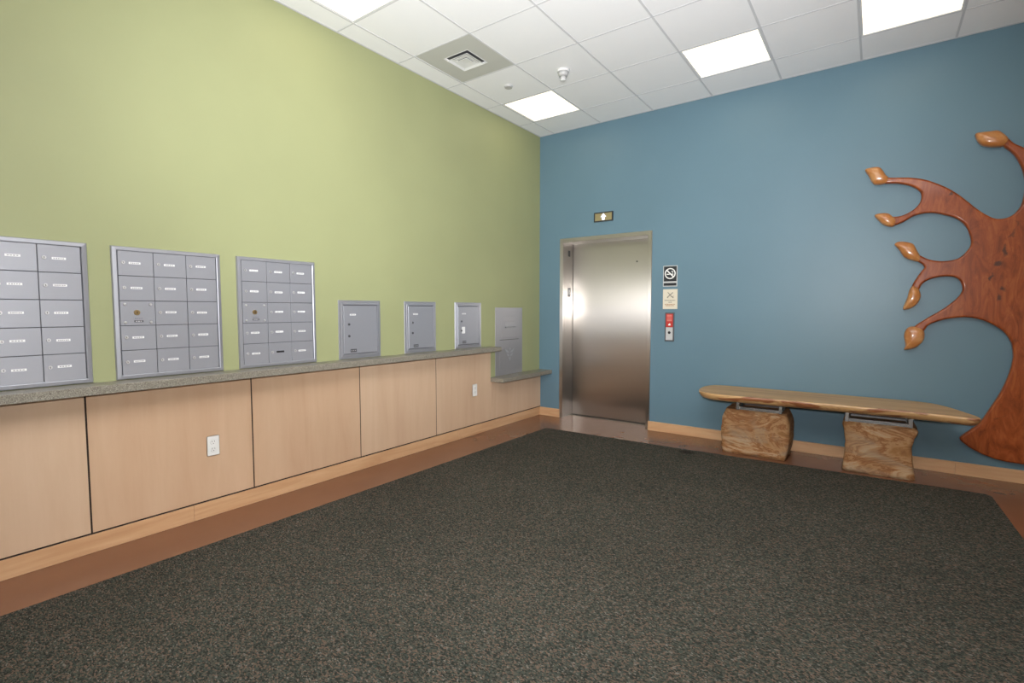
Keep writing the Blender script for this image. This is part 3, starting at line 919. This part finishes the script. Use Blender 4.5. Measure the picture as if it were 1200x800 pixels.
# ------------------------------------------------------------------ tree carving
AX = 4.75
body = [(4.279, 2.525), (4.227, 2.565), (4.188, 2.612), (4.165, 2.588), (4.170, 2.557), (4.224, 2.495), (4.261, 2.424), (4.287, 2.344), (4.300, 2.248), (4.296, 2.15), (4.276, 2.078), (4.228, 2.024), (4.159, 2.015), (4.093, 2.056), (4.027, 2.12), (3.949, 2.208), (3.871, 2.28), (3.791, 2.335), (3.71, 2.378), (3.618, 2.405), (3.53, 2.418), (3.450, 2.427), (3.444, 2.385), (3.50, 2.376), (3.557, 2.365), (3.631, 2.336), (3.684, 2.293), (3.702, 2.247), (3.692, 2.19), (3.649, 2.137), (3.576, 2.1), (3.50, 2.093), (3.497, 2.024), (3.578, 2.041), (3.651, 2.086), (3.711, 2.103), (3.782, 2.102), (3.861, 2.075), (3.929, 2.039), (3.981, 1.981), (4.009, 1.906), (4.019, 1.84), (3.999, 1.786), (3.951, 1.732), (3.894, 1.715), (3.834, 1.715), (3.765, 1.734), (3.70, 1.772), (3.690, 1.730), (3.728, 1.696), (3.742, 1.669), (3.726, 1.639), (3.7, 1.592), (3.670, 1.515), (3.712, 1.485), (3.733, 1.533), (3.782, 1.571), (3.86, 1.59), (3.927, 1.584), (3.967, 1.551), (3.983, 1.494), (3.971, 1.444), (3.925, 1.382), (3.85, 1.312), (3.783, 1.262), (3.695, 1.178), (3.745, 1.130), (3.781, 1.192), (3.825, 1.222), (3.903, 1.252), (4.006, 1.266), (4.091, 1.251), (4.165, 1.214), (4.229, 1.162), (4.273, 1.089), (4.289, 1.017), (4.293, 0.944), (4.272, 0.812), (4.231, 0.677), (4.179, 0.552), (4.135, 0.453), (4.078, 0.377), (4.016, 0.303), (4.058, 0.251), (4.125, 0.208), (4.195, 0.179), (4.273, 0.161), (4.385, 0.155), (4.55, 0.155)]
top = [(4.62, 2.13), (4.53, 2.22), (4.455, 2.32), (4.394, 2.406), (4.334, 2.478)]
half = top + body
full = [(AX, 2.10)] + half + [(AX, 0.155)] + [(2 * AX - x, z) for x, z in reversed(half)]
sm = catmull(full, 4)
buds = [
    [(4.009, 2.677), (4.04, 2.682), (4.085, 2.68), (4.133, 2.677), (4.165, 2.65), (4.197, 2.604), (4.19, 2.571), (4.171, 2.555), (4.134, 2.556), (4.09, 2.565), (4.048, 2.585), (4.019, 2.631)],
    [(3.317, 2.515), (3.358, 2.528), (3.413, 2.523), (3.441, 2.491), (3.464, 2.448), (3.482, 2.424), (3.47, 2.382), (3.396, 2.38), (3.368, 2.407), (3.344, 2.46)],
    [(3.397, 2.122), (3.427, 2.136), (3.486, 2.132), (3.519, 2.104), (3.545, 2.071), (3.54, 2.028), (3.512, 2.016), (3.463, 2.037), (3.427, 2.077)],
    [(3.542, 1.87), (3.575, 1.89), (3.638, 1.878), (3.67, 1.856), (3.692, 1.807), (3.714, 1.76), (3.711, 1.719), (3.664, 1.729), (3.611, 1.759), (3.576, 1.819)],
    [(3.674, 1.522), (3.653, 1.483), (3.643, 1.424), (3.617, 1.333), (3.654, 1.33), (3.684, 1.347), (3.714, 1.381), (3.73, 1.436), (3.72, 1.481), (3.703, 1.512)],
    [(3.704, 1.187), (3.655, 1.176), (3.633, 1.113), (3.646, 1.033), (3.64, 0.992), (3.703, 1.008), (3.742, 1.044), (3.764, 1.084), (3.765, 1.136), (3.747, 1.172)]]

tree = tag(empty('tree_carving', (AX, 0, 0.155)), 'glossy red brown wooden tree carving with bud tips on blue wall', 'wall art')
cu = bpy.data.curves.new('trunk', 'CURVE')
cu.dimensions = '2D'
cu.fill_mode = 'BOTH'
BEV = 0.015
cu.extrude = 0.0285 - BEV
cu.bevel_depth = BEV
cu.bevel_resolution = 3
cu.offset = -BEV
s_ = cu.splines.new('POLY')
s_.points.add(len(sm) - 1)
for p_, q_ in zip(s_.points, sm):
    p_.co = (q_.x, q_.y, 0, 1)
s_.use_cyclic_u = True
tmp = bpy.data.objects.new('trunk_curve', cu)
COL.objects.link(tmp)
dg = bpy.context.evaluated_depsgraph_get()
me = bpy.data.meshes.new_from_object(tmp.evaluated_get(dg))
bpy.data.objects.remove(tmp, do_unlink=True)
me.name = 'trunk_and_branches'
# curve plane (x, y) -> wall plane (x, z); its thickness goes out of the wall
me.transform(Matrix(((1, 0, 0, 0), (0, 0, -1, -0.0295), (0, 1, 0, 0), (0, 0, 0, 1))))
me.materials.clear(); me.materials.append(M['tree'])
bm = bmesh.new(); bm.from_mesh(me)
bmesh.ops.remove_doubles(bm, verts=bm.verts, dist=0.0002)
bmesh.ops.recalc_face_normals(bm, faces=bm.faces)
for f in bm.faces:
    f.smooth = abs(f.normal.y) < 0.995
bm.to_mesh(me); bm.free()
TO = Vector(tree.location)
link('trunk_and_branches', me, tree, -TO)

def bud_mesh(pts):
    pts = catmull(pts, 4)
    c = sum((Vector(p) for p in pts), Vector((0, 0))) / len(pts)
    bm = bmesh.new()
    rings = []
    prof = [(0.90, -0.002), (1.0, -0.020), (1.0, -0.042), (0.955, -0.056), (0.85, -0.066), (0.68, -0.073), (0.45, -0.078), (0.2, -0.080)]
    for s, y in prof:
        rings.append([bm.verts.new((c.x + (p.x - c.x) * s, y, c.y + (p.y - c.y) * s)) for p in pts])
    n_ = len(pts)
    for a, b in zip(rings[:-1], rings[1:]):
        for k in range(n_):
            f = bm.faces.new((a[k], a[(k + 1) % n_], b[(k + 1) % n_], b[k])); f.smooth = True
    bm.faces.new(rings[0]); bm.faces.new(rings[-1]).smooth = True
    return finish(bm, 'bud_tip', M['bud'])
for b_ in buds:
    link('bud_tip', bud_mesh(b_), tree, -TO)
    link('bud_tip', bud_mesh([(2 * AX - x, z) for x, z in reversed(b_)]), tree, -TO)
